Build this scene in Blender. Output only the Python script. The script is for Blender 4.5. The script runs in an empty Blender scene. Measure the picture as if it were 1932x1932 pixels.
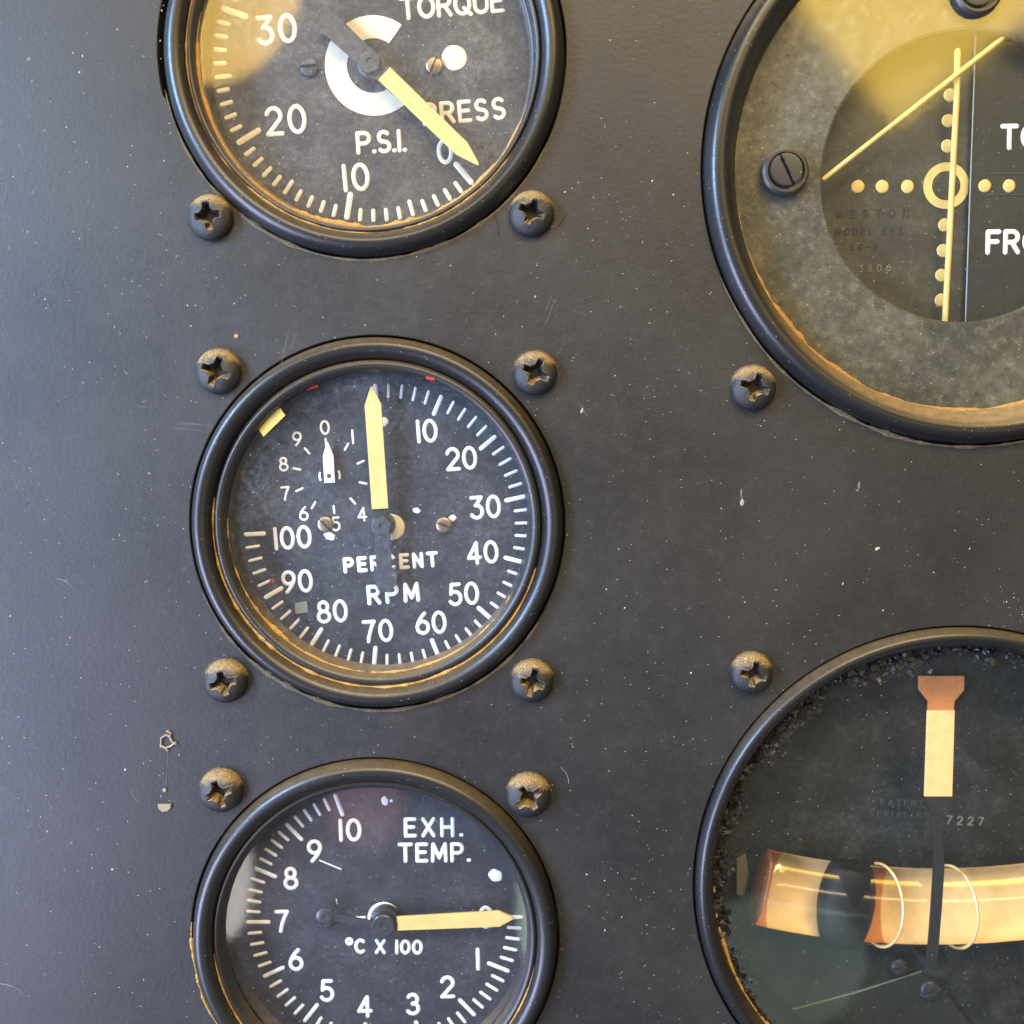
import bpy, bmesh, math, random
from mathutils import Vector, Matrix
random.seed(7)
PI = math.pi
MM = 0.001
scene = bpy.context.scene
COL = scene.collection

# ------------------------------------------------------------------ frame of reference
# panel-local millimetres: x right, y up, z out of the panel towards the viewer.
# world: (x, -z, y) -> the panel stands upright, the viewer looks along +Y.
ROT = (PI / 2, 0, 0)
def W(x, y, z):
    return Vector((x * MM, -z * MM, y * MM))

D = 157.5            # viewer distance (mm)
SN = 0.080           # the viewer stands a little above the middle, looking slightly down
CS = math.sqrt(1 - SN * SN)

cam_d = bpy.data.cameras.new('camera')
cam_d.sensor_width = 36; cam_d.lens = 36
cam_d.clip_start = 0.005; cam_d.clip_end = 20
cam = bpy.data.objects.new('camera', cam_d); COL.objects.link(cam)
cam.location = W(0, D * SN, D * CS)
cam.rotation_euler = (PI / 2 - math.asin(SN), 0, 0)
scene.camera = cam
cam_d.dof.use_dof = True; cam_d.dof.focus_distance = 0.1585; cam_d.dof.aperture_fstop = 12.0

world = bpy.data.worlds.new('World'); scene.world = world
world.use_nodes = True
bg = world.node_tree.nodes['Background']
bg.inputs['Color'].default_value = (0.84, 0.88, 1.0, 1)
bg.inputs['Strength'].default_value = 0.22

def area(name, loc, aim, sx, sy, power, col, shape='RECTANGLE', roll=0.0, spread=180):
    l = bpy.data.lights.new(name, 'AREA'); l.shape = shape
    l.size = sx * MM; l.size_y = sy * MM; l.energy = power; l.color = col
    l.spread = math.radians(spread)
    o = bpy.data.objects.new(name, l); COL.objects.link(o)
    o.location = W(*loc)
    d = W(*aim) - W(*loc)
    o.rotation_euler = (d.to_track_quat('-Z', 'Y').to_matrix() @ Matrix.Rotation(math.radians(roll), 3, 'Z')).to_euler()
    return o
# warm lamp overhead, cool window to the left, and added lights that put coloured reflections in the glasses
area('warm_overhead_lamp', (50, 430, 400), (0, 0, 0), 420, 170, 5.2, (1.0, 0.77, 0.48))
area('cool_upper_window', (-330, 140, 205), (-20, 10, 0), 70, 150, 4.0, (0.40, 0.66, 1.0))
area('cool_lower_window', (-350, -150, 240), (-20, -30, 0), 180, 240, 4.3, (0.62, 0.67, 1.0))
area('yellow_reflection_light_left', (-135, 220, 300), (-40, 70, 0), 90, 110, 0.34, (1.0, 0.60, 0.10), 'ELLIPSE')  # added light; stands in for yellow surroundings mirrored in the torque glass
area('yellow_reflection_light_right', (205, 234, 300), (65, 70, 0), 160, 90, 0.66, (1.0, 0.64, 0.07), 'RECTANGLE', 36)  # added light for the yellow patch mirrored in the course indicator
area('amber_streak_light', (175, -35, 300), (65, -50, 0), 170, 12, 0.10, (1.0, 0.82, 0.40))  # added strip, shaped to draw a bright streak along the slip tube
area('grey_green_haze_light', (118, -238, 300), (43, -73, 0), 95, 62, 0.016, (0.72, 1.0, 0.88), 'ELLIPSE', 20)  # added light; its reflection makes haze low on the turn indicator glass
area('pale_reflection_light', (-132, -192, 300), (-42, -60, 0), 22, 56, 0.030, (1.0, 0.93, 0.88), 'ELLIPSE')  # added light; stands in for the viewer mirrored in the exhaust glass, left edge
area('rosy_reflection_light', (-68, -160, 300), (-22, -48, 0), 36, 34, 0.0045, (1.0, 0.42, 0.38), 'ELLIPSE')  # added light, mirrored as a reddish smudge of the viewer's clothing
area('green_reflection_light', (12, -205, 300), (1, -62, 0), 18, 62, 0.020, (0.80, 1.0, 0.80), 'ELLIPSE')  # added light for the viewer's greenish reflection at the exhaust glass's right edge

vs = scene.view_settings
vs.view_transform = 'Standard'; vs.look = 'None'; vs.exposure = 0; vs.gamma = 1; vs.use_curve_mapping = False
scene.render.engine = 'CYCLES'
scene.cycles.max_bounces = 10
scene.cycles.transparent_max_bounces = 24

# ------------------------------------------------------------------ measuring helper
def P(px, py, z=0.0):
    """photograph pixel (of 1932) -> panel-local mm on the plane at height z"""
    u = (px - 966) / 1932; v = (966 - py) / 1932
    dz = -CS - v * SN; dy = -SN + v * CS
    t = (z - D * CS) / dz
    return (u * t, D * SN + dy * t)
def K(px, py, z=0.0):
    a = P(px - 1, py, z); b = P(px + 1, py, z)
    return (b[0] - a[0]) / 2

# ------------------------------------------------------------------ materials
def newmat(name):
    m = bpy.data.materials.new(name); m.use_nodes = True
    nt = m.node_tree; nt.nodes.clear()
    out = nt.nodes.new('ShaderNodeOutputMaterial')
    return m, nt, out
class N:
    def __init__(s, nt): s.nt = nt
    def n(s, t, **kw):
        nd = s.nt.nodes.new(t)
        for k, v in kw.items():
            if k.startswith('i_'):
                key = k[2:]
                key = int(key) if key.isdigit() else key.replace('_', ' ')
                nd.inputs[key].default_value = v
            else: setattr(nd, k, v)
        return nd
    def l(s, a, b): s.nt.links.new(a, b)
    def coord(s, scale=(1, 1, 1), rot=(0, 0, 0)):
        tc = s.n('ShaderNodeTexCoord'); mp = s.n('ShaderNodeMapping')
        mp.inputs['Scale'].default_value = tuple(1000 * c for c in scale)   # object mm
        mp.inputs['Rotation'].default_value = rot
        s.l(tc.outputs['Object'], mp.inputs['Vector']); return mp.outputs['Vector']
    def noise(s, vec, scale, detail=4, rough=.6, dist=0):
        nd = s.n('ShaderNodeTexNoise', i_Scale=scale, i_Detail=detail, i_Roughness=rough, i_Distortion=dist)
        s.l(vec, nd.inputs['Vector']); return nd.outputs['Fac']
    def vor(s, vec, scale, out='Distance', feature='F1'):
        nd = s.n('ShaderNodeTexVoronoi', i_Scale=scale); nd.feature = feature
        s.l(vec, nd.inputs['Vector']); return nd.outputs[out]
    def ramp(s, x, a, b, lo=0., hi=1.):
        nd = s.n('ShaderNodeMapRange', interpolation_type='SMOOTHSTEP')
        nd.inputs[1].default_value = a; nd.inputs[2].default_value = b
        nd.inputs[3].default_value = lo; nd.inputs[4].default_value = hi
        s.l(x, nd.inputs[0]); return nd.outputs[0]
    def math(s, op, a, b=None):
        nd = s.n('ShaderNodeMath', operation=op)
        for i, v in enumerate((a, b)):
            if v is None: continue
            if isinstance(v, (int, float)): nd.inputs[i].default_value = v
            else: s.l(v, nd.inputs[i])
        return nd.outputs[0]
    def mix(s, f, a, b):
        nd = s.n('ShaderNodeMix', data_type='RGBA')
        for sock, v in ((nd.inputs[0], f), (nd.inputs[6], a), (nd.inputs[7], b)):
            if isinstance(v, (int, float)): sock.default_value = v
            elif isinstance(v, tuple): sock.default_value = (*v, 1) if len(v) == 3 else v
            else: s.l(v, sock)
        return nd.outputs[2]
    def bsdf(s, out, col, rough=.5, spec=.5, metal=0, bump=None, bstr=.2, bdist=.0001):
        b = s.n('ShaderNodeBsdfPrincipled')
        for key, v in (('Base Color', col), ('Roughness', rough), ('Specular IOR Level', spec), ('Metallic', metal)):
            if isinstance(v, (int, float)): b.inputs[key].default_value = v
            elif isinstance(v, tuple): b.inputs[key].default_value = (*v, 1)
            else: s.l(v, b.inputs[key])
        if bump is not None:
            bn = s.n('ShaderNodeBump', i_Strength=bstr, i_Distance=bdist)
            s.l(bump, bn.inputs['Height']); s.l(bn.outputs['Normal'], b.inputs['Normal'])
        if out is not None: s.l(b.outputs[0], out.inputs['Surface'])
        return b

DUST = (0.42, 0.29, 0.13)
def mat_panel():
    m, nt, out = newmat('panel_paint'); g = N(nt); v = g.coord()
    big = g.noise(v, .035, 5, .6); mid = g.noise(v, .35, 6, .7); fine = g.noise(v, 6, 3, .6)
    c = g.mix(g.ramp(big, .3, .7), (.010, .010, .0105), (.018, .0175, .0165))
    c = g.mix(g.ramp(mid, .50, .8, 0, .35), c, (.034, .032, .028))
    # dusty film with a fine grain
    grain = g.noise(v, 1.3, 8, .8)
    c = g.mix(g.ramp(grain, .52, .80, 0, .45), c, (.062, .056, .046))
    sp = g.vor(v, .55); c = g.mix(g.ramp(sp, .055, .03, 0, .7), c, (.45, .42, .36))
    st = g.noise(g.coord((.25, 2.2, 1), (0, 0, .35)), 1.6, 3, .5)
    c = g.mix(g.ramp(st, .68, .80, 0, .22), c, (.2, .19, .18))
    r = g.math('ADD', g.ramp(mid, .2, .8, .43, .57), g.ramp(big, .3, .7, -.015, .02))
    peel = g.math('ADD', fine, g.math('MULTIPLY', g.noise(v, 1.4, 3, .55), 1.6))
    g.bsdf(out, c, r, .42, bump=peel, bstr=.3, bdist=.00009); return m
def mat_black(name='black_enamel', base=.012, rough=.34, dusty=.6):
    m, nt, out = newmat(name); g = N(nt); v = g.coord()
    nz = g.n('ShaderNodeNewGeometry'); sep = g.n('ShaderNodeSeparateXYZ'); g.l(nz.outputs['Normal'], sep.inputs[0])
    mid = g.noise(v, .8, 6, .7); gr = g.noise(v, 5, 6, .75)
    up = g.ramp(sep.outputs['Z'], .25, .95, 0, dusty)          # dust settles on what faces up
    f = g.math('MULTIPLY', up, g.ramp(mid, .2, .8, .5, 1))
    sp = g.ramp(g.vor(v, 1.1), .09, .04, 0, .7)
    wear = g.ramp(gr, .66, .85, 0, .06)
    c = g.mix(wear, (base, base, base * 1.05), (.10, .095, .085))
    c = g.mix(f, c, DUST); c = g.mix(sp, c, (.45, .40, .30))
    r = g.math('MAXIMUM', g.ramp(gr, .3, .8, rough - .06, rough + .16), g.math('MULTIPLY', f, .9))
    g.bsdf(out, c, r, .5, bump=gr, bstr=.06, bdist=.00006); return m
def mat_screw():
    m, nt, out = newmat('screw_steel'); g = N(nt); v = g.coord()
    nz = g.n('ShaderNodeNewGeometry'); sep = g.n('ShaderNodeSeparateXYZ'); g.l(nz.outputs['Normal'], sep.inputs[0])
    oi = g.n('ShaderNodeObjectInfo'); ad = g.n('ShaderNodeVectorMath', operation='ADD')
    g.l(v, ad.inputs[0]); g.l(oi.outputs['Location'], ad.inputs[1])
    sc = g.n('ShaderNodeVectorMath', operation='MULTIPLY_ADD'); g.l(oi.outputs['Location'], sc.inputs[0])
    sc.inputs[1].default_value = (900, 900, 900); g.l(v, sc.inputs[2]); vv = sc.outputs[0]
    mid = g.noise(vv, .9, 5, .7); gr = g.noise(vv, 4.5, 6, .8)
    a = g.math('ADD', sep.outputs['Z'], g.math('MULTIPLY', g.math('SUBTRACT', mid, .5), .7))
    f = g.ramp(a, .18, .62, 0, .74)
    c = g.mix(g.ramp(gr, .45, .75, 0, .5), (.009, .009, .009), (.05, .043, .033))
    d = g.mix(g.ramp(gr, .35, .65), (.085, .055, .025), (.50, .34, .13))  # dust colour, brightened to paint in some of the screws' highlight contrast
    c = g.mix(f, c, d)
    r = g.math('ADD', .48, g.math('MULTIPLY', f, .4))
    g.bsdf(out, c, r, .5, .0, bump=gr, bstr=.6, bdist=.00014); return m
def mat_dust(name='dust', col=(.46, .27, .08)):
    m, nt, out = newmat(name); g = N(nt); v = g.coord()
    gr = g.noise(v, 3.5, 6, .8)
    c = g.mix(g.ramp(gr, .3, .7), tuple(x * .45 for x in col), tuple(min(1, x * 1.25) for x in col))
    g.bsdf(out, c, .95, .1, bump=gr, bstr=.8, bdist=.0002); return m
def mat_dial(name, base=(.014, .014, .016), smudge=(.09, .088, .082), amt=.6):
    m, nt, out = newmat(name); g = N(nt); v = g.coord()
    mid = g.noise(v, .16, 6, .65, .4); gr = g.noise(v, 1.1, 9, .84)
    f = g.math('MULTIPLY', g.ramp(mid, .35, .75), g.ramp(gr, .38, .72, .15, 1))
    c = g.mix(g.math('MULTIPLY', f, amt), base, smudge)
    sp = g.ramp(g.vor(v, .9), .075, .03, 0, .8)
    c = g.mix(sp, c, (.4, .38, .33))
    g.bsdf(out, c, .62, .35, bump=gr, bstr=.03, bdist=.00004); return m
def mat_paint(name, col, spots=.25, dark=(.25, .2, .1), rough=.6):
    m, nt, out = newmat(name); g = N(nt); v = g.coord()
    mid = g.noise(v, .35, 5, .65); gr = g.noise(v, 1.5, 6, .78)
    c = g.mix(g.ramp(mid, .35, .70, 0, .6), col, tuple(x * .72 for x in col))
    c = g.mix(g.ramp(gr, .60, .74, 0, spots), c, dark)
    g.bsdf(out, c, rough, .35, bump=gr, bstr=.15, bdist=.00006); return m
def mat_plain(name, col, rough=.5, metal=0., spec=.5):
    m, nt, out = newmat(name); g = N(nt); v = g.coord()
    gr = g.noise(v, 2.5, 6, .75)
    c = g.mix(g.ramp(gr, .35, .75, 0, .45), col, tuple(x * .45 for x in col))
    g.bsdf(out, c, g.ramp(gr, .2, .8, max(.03, rough - .08), rough + .12), spec, metal); return m
def mat_glass(name, haze=.05, speck=.5, ior=1.5, dustcol=(.62, .60, .56), smear=.12, gloss=.04):
    m, nt, out = newmat(name); g = N(nt); v = g.coord()
    tr = g.n('ShaderNodeBsdfTransparent'); gl = g.n('ShaderNodeBsdfGlossy', i_Roughness=gloss)
    gl.inputs['Color'].default_value = (1, 1, 1, 1)
    lw = g.n('ShaderNodeLayerWeight', i_Blend=.5); f0 = ((ior - 1) / (ior + 1)) ** 2
    sch = g.math('ADD', f0, g.math('MULTIPLY', 1 - f0, g.math('POWER', lw.outputs['Facing'], 5)))   # reflectance of a thin sheet, same from both sides
    mx = g.n('ShaderNodeMixShader'); g.l(sch, mx.inputs[0]); g.l(tr.outputs[0], mx.inputs[1]); g.l(gl.outputs[0], mx.inputs[2])
    df = g.n('ShaderNodeBsdfDiffuse'); df.inputs['Color'].default_value = (*dustcol, 1)
    big = g.noise(v, .09, 5, .6, .5); gr = g.noise(v, 1.1, 9, .84)
    f = g.math('MULTIPLY', g.ramp(big, .35, .75, .25, 1), g.ramp(gr, .40, .72, .1, 1))
    f = g.math('ADD', g.math('MULTIPLY', f, smear), haze)
    s1 = g.ramp(g.vor(v, .8), .07, .03, 0, speck)
    f = g.math('MAXIMUM', f, s1)
    mx2 = g.n('ShaderNodeMixShader'); g.l(f, mx2.inputs[0]); g.l(mx.outputs[0], mx2.inputs[1]); g.l(df.outputs[0], mx2.inputs[2])
    g.l(mx2.outputs[0], out.inputs['Surface']); return m
def mat_clear():
    m, nt, out = newmat('glass_underside'); g = N(nt)
    tr = g.n('ShaderNodeBsdfTransparent'); g.l(tr.outputs[0], out.inputs['Surface']); return m
def mat_flakes():
    m, nt, out = newmat('dust_flakes'); g = N(nt)
    ge = g.n('ShaderNodeNewGeometry')
    r = ge.outputs['Random Per Island']
    c = g.mix(g.ramp(r, .3, 1), (.11, .105, .10), (.52, .47, .36))
    g.bsdf(out, c, .8, .3); return m
def mat_mask():
    """hazy olive grey instrument mask of the course indicator"""
    m, nt, out = newmat('mask_plate'); g = N(nt); v = g.coord()
    big = g.noise(v, .06, 5, .65, .3); gr = g.noise(v, .6, 10, .86)
    c = g.mix(g.ramp(big, .3, .7), (.026, .027, .020), (.074, .072, .050))
    c = g.mix(g.ramp(gr, .48, .72, 0, .6), c, (.23, .225, .17))
    c = g.mix(g.ramp(gr, .47, .37, 0, .9), c, (.016, .016, .011))
    sp = g.ramp(g.vor(v, .7), .07, .03, 0, .8); c = g.mix(sp, c, (.55, .5, .38))
    g.bsdf(out, c, .6, .3, bump=gr, bstr=.2, bdist=.0001); return m

M = dict(
    panel=mat_panel(), black=mat_black(base=.008, rough=.36, dusty=.22), black_dusty=mat_black('black_enamel_dusty', .008, .34, .62), black2=mat_black('black_inner_ring', .012, .40, .30),
    brown=mat_black('brown_black_ring', .018, .4, .40), screw=mat_screw(), dust=mat_dust(),
    pale_dust=mat_dust('pale_dust', (.15, .112, .068)),
    dial=mat_dial('dial_black', (.011, .012, .016), (.08, .083, .095)), dial_warm=mat_dial('dial_charcoal', (.020, .019, .018), (.13, .12, .105), .75),
    dial_green=mat_dial('dial_olive_black', (.018, .019, .013), (.085, .082, .056), .9),
    turn=mat_dial('turn_face', (.004, .0055, .0055), (.070, .080, .074), .65),
    plate=mat_dial('smooth_olive_plate', (.010, .013, .011), (.022, .026, .022), .5),
    white=mat_paint('white_mark', (.58, .60, .62), .5, (.3, .3, .28)),
    ivory=mat_paint('ivory_mark', (.52, .475, .36), .5, (.35, .3, .2)),
    cream=mat_paint('luminous_cream', (.50, .385, .13), .7, (.35, .27, .08)),
    orange=mat_paint('orange_paint', (.60, .25, .08), .15), peach=mat_paint('peach_paint', (.76, .45, .18), .15),
    tubeback=mat_paint('tube_backing', (.70, .50, .22), .1), tubeorange=mat_paint('tube_amber_end', (.52, .19, .04), .15),
    needle=mat_plain('needle_black', (.009, .010, .010), .55), hub=mat_plain('hub_black', (.02, .021, .024), .35),
    grey=mat_plain('needle_slate', (.022, .025, .030), .5),
    brass=mat_plain('dull_brass', (.22, .17, .10), .38, .8), steel=mat_plain('steel', (.35, .36, .38), .3, .9),
    gold=mat_plain('gold_wire', (.72, .54, .25), .3, .3),
    amber_dark=mat_plain('amber_dark', (.16, .07, .025), .25), ball=mat_plain('ball_black', (.003, .0035, .0035), .6, 0, .25), crumb=mat_plain('crumbled_sealant', (.0055, .0055, .006), .5),
    dim=mat_paint('dim_tape', (.16, .16, .12), .4, (.05, .05, .04)), red=mat_paint('red_paint', (.35, .02, .02), .3), tape=mat_paint('yellow_tape', (.52, .47, .15), .35, (.3, .4, .15)),
    etched=mat_plain('etched_black', (.006, .006, .005), .7), faint=mat_plain('faint_engraving', (.030, .031, .027), .6),
    faint_light=mat_plain('pale_engraving', (.13, .13, .11), .6), blue=mat_plain('plate_edge', (.25, .30, .36), .3, .3),
    glass=mat_glass('cover_glass_dusty', .010, .7, 1.5, (.50, .57, .68), .13), glass_t=mat_glass('cover_glass_warm', .018, .6, 1.5, (.60, .57, .52), .18),
    glass_e=mat_glass('cover_glass_clean', .008, .6, 1.5, (.55, .58, .68), .06), glass_c=mat_glass('cover_glass_course', .008, .6, 1.5, (.5, .48, .38), .05, .085),
    glass_b=mat_glass('cover_glass_turn', .006, .6, 1.5, (.46, .54, .52), .035), clear=mat_clear(),
    tube=mat_glass('tube_glass', .0, .0, 1.65, smear=.0, gloss=.12), flakes=mat_flakes(),
    scratch=mat_plain('scratch_pale', (.06, .06, .064), .6), resin=mat_plain('dried_glue', (.24, .20, .14), .2),
)

# ------------------------------------------------------------------ mesh helpers
def mesh_from(name, verts, faces, smooth=None):
    me = bpy.data.meshes.new(name)
    me.from_pydata([(x * MM, y * MM, z * MM) for x, y, z in verts], [], faces)
    me.update()
    if smooth is not None:
        me.polygons.foreach_set('use_smooth', [True] * len(me.polygons))
        if smooth < 180: me.set_sharp_from_angle(angle=math.radians(smooth))
    return me
def obj(name, me, mat, parent=None, loc=(0, 0, 0), rz=0.0, label=None, kind=None):
    o = bpy.data.objects.new(name, me); COL.objects.link(o)
    if mat is not None and me is not None:
        if not me.materials: me.materials.append(mat)
    o.location = tuple(c * MM for c in loc); o.rotation_euler = (0, 0, rz)
    if parent is not None: o.parent = parent
    if label: o['label'] = label
    if kind: o['kind'] = kind
    return o
def top(o, loc, label=None, cat=None, group=None, kind=None, rz=0.0):
    o.location = W(*loc)
    o.rotation_euler = (Matrix.Rotation(PI / 2, 3, 'X') @ Matrix.Rotation(rz, 3, 'Z')).to_euler()
    for k, v in (('label', label), ('category', cat), ('group', group), ('kind', kind)):
        if v: o[k] = v
    return o
def thing(name, loc, label, cat, group=None):
    o = bpy.data.objects.new(name, None); COL.objects.link(o); o.empty_display_size = .005
    return top(o, loc, label, cat, group)

def lathe(prof, seg=160, smooth=40, wob=0.0):
    vs_, fs = [], []
    n = len(prof)
    for i in range(seg):
        a = 2 * PI * i / seg; c, s = math.cos(a), math.sin(a)
        w = wob * (math.sin(a * 3 + 1) + .6 * math.sin(a * 7 + 2) + .4 * math.sin(a * 17))
        for r, z in prof: vs_.append(((r + w) * c, (r + w) * s, z))
    for i in range(seg):
        j = (i + 1) % seg
        for k in range(n - 1):
            fs.append((i * n + k, j * n + k, j * n + k + 1, i * n + k + 1))
    return mesh_from('lathe', vs_, fs, smooth)
def roundprof(pts, steps=5):
    """round a coarse profile: Catmull-Rom through the points"""
    out = []
    for i in range(len(pts) - 1):
        p0 = pts[max(i - 1, 0)]; p1 = pts[i]; p2 = pts[i + 1]; p3 = pts[min(i + 2, len(pts) - 1)]
        for k in range(steps):
            t = k / steps
            out.append(tuple(.5 * ((2 * b) + (c - a) * t + (2 * a - 5 * b + 4 * c - d) * t * t + (-a + 3 * b - 3 * c + d) * t ** 3)
                       for a, b, c, d in zip(p0, p1, p2, p3)))
    out.append(pts[-1]); return out
def disc_solid(r, z0, z1, seg=128, bev=0.0):
    """solid disc; slot 0 = front face, slot 1 = sides and back"""
    vs_, fs = [], []
    for z, rr in ((z1, r - bev), (z1 - bev, r), (z0, r)):
        for i in range(seg):
            a = 2 * PI * i / seg; vs_.append((rr * math.cos(a), rr * math.sin(a), z))
    fs.append(tuple(range(seg)))
    for k in range(2):
        for i in range(seg):
            j = (i + 1) % seg
            fs.append((k * seg + i, (k + 1) * seg + i, (k + 1) * seg + j, k * seg + j))
    fs.append(tuple(2 * seg + i for i in reversed(range(seg))))
    return mesh_from('disc', vs_, fs)
def glass_disc(name, r, z0, z1, mat, parent, loc=(0, 0, 0)):
    me = disc_solid(r, z0, z1, 96)
    me.materials.append(mat); me.materials.append(M['clear'])
    for p in me.polygons: p.material_index = 0 if p.index == 0 else 1
    return obj(name, me, None, parent, loc)
def prism(poly, z0, z1, bev=0.0):
    n = len(poly)
    cx = sum(p[0] for p in poly) / n; cy = sum(p[1] for p in poly) / n
    area2 = sum(poly[i][0] * poly[(i + 1) % n][1] - poly[(i + 1) % n][0] * poly[i][1] for i in range(n))
    if area2 < 0: poly = poly[::-1]
    bm = bmesh.new()
    lo = [bm.verts.new((x * MM, y * MM, z0 * MM)) for x, y in poly]
    hi = [bm.verts.new((x * MM, y * MM, z1 * MM)) for x, y in poly]
    bm.faces.new(hi); bm.faces.new(lo[::-1])
    for i in range(n):
        j = (i + 1) % n; bm.faces.new((lo[i], lo[j], hi[j], hi[i]))
    if bev: bmesh.ops.bevel(bm, geom=[e for e in bm.edges if any(v in hi for v in e.verts) and all(v in hi for v in e.verts)],
                            offset=bev * MM, segments=2, affect='EDGES', profile=.5)
    me = bpy.data.meshes.new('prism'); bm.to_mesh(me); bm.free(); return me

def resample(pl):
    return [Vector(p) for p in pl]
def stroke_geo(strokes, w, h, z0=0.0):
    """domed paint strokes with round ends; strokes = polylines in mm, w = width"""
    verts, faces = [], []
    prof = [(-.5, 0), (-.36, .62), (-.14, .95), (.14, .95), (.36, .62), (.5, 0)]
    for si, pl in enumerate(strokes):
        closed = len(pl) > 3 and (Vector(pl[0]) - Vector(pl[-1])).length < 1e-6
        pts = [Vector(p[:2]) for p in pl]
        if closed: pts = pts[:-1]
        rings = []
        n = len(pts)
        for i, p in enumerate(pts):
            a = pts[i - 1] if (i > 0 or closed) else p
            b = pts[(i + 1) % n] if (i < n - 1 or closed) else p
            t = (b - a).normalized(); rings.append((p, t, 1.0))
        if not closed:
            def cap(p, t, sgn):
                return [(p + t * sgn * w * .5 * math.sin(q), t, max(.04, math.cos(q))) for q in (.5, .95, 1.3, 1.55)]
            rings = cap(rings[0][0], rings[0][1], -1)[::-1] + rings + cap(rings[-1][0], rings[-1][1], 1)
        base = len(verts); m = len(prof)
        for p, t, s in rings:
            nrm = Vector((-t.y, t.x))
            for q, zz in prof:
                v = p - nrm * q * w * s
                verts.append((v.x, v.y, z0 + h * zz * (.5 + .5 * s) - si * .0012))
        R = len(rings)
        for i in range(R if closed else R - 1):
            j = (i + 1) % R
            for k in range(m - 1):
                faces.append((base + i * m + k, base + i * m + k + 1, base + j * m + k + 1, base + j * m + k)[::-1])
    return verts, faces
def stroke_mesh(strokes, w, h=.10):
    v, f = stroke_geo(strokes, w, h); return mesh_from('stroke', v, f, 70)

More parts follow.
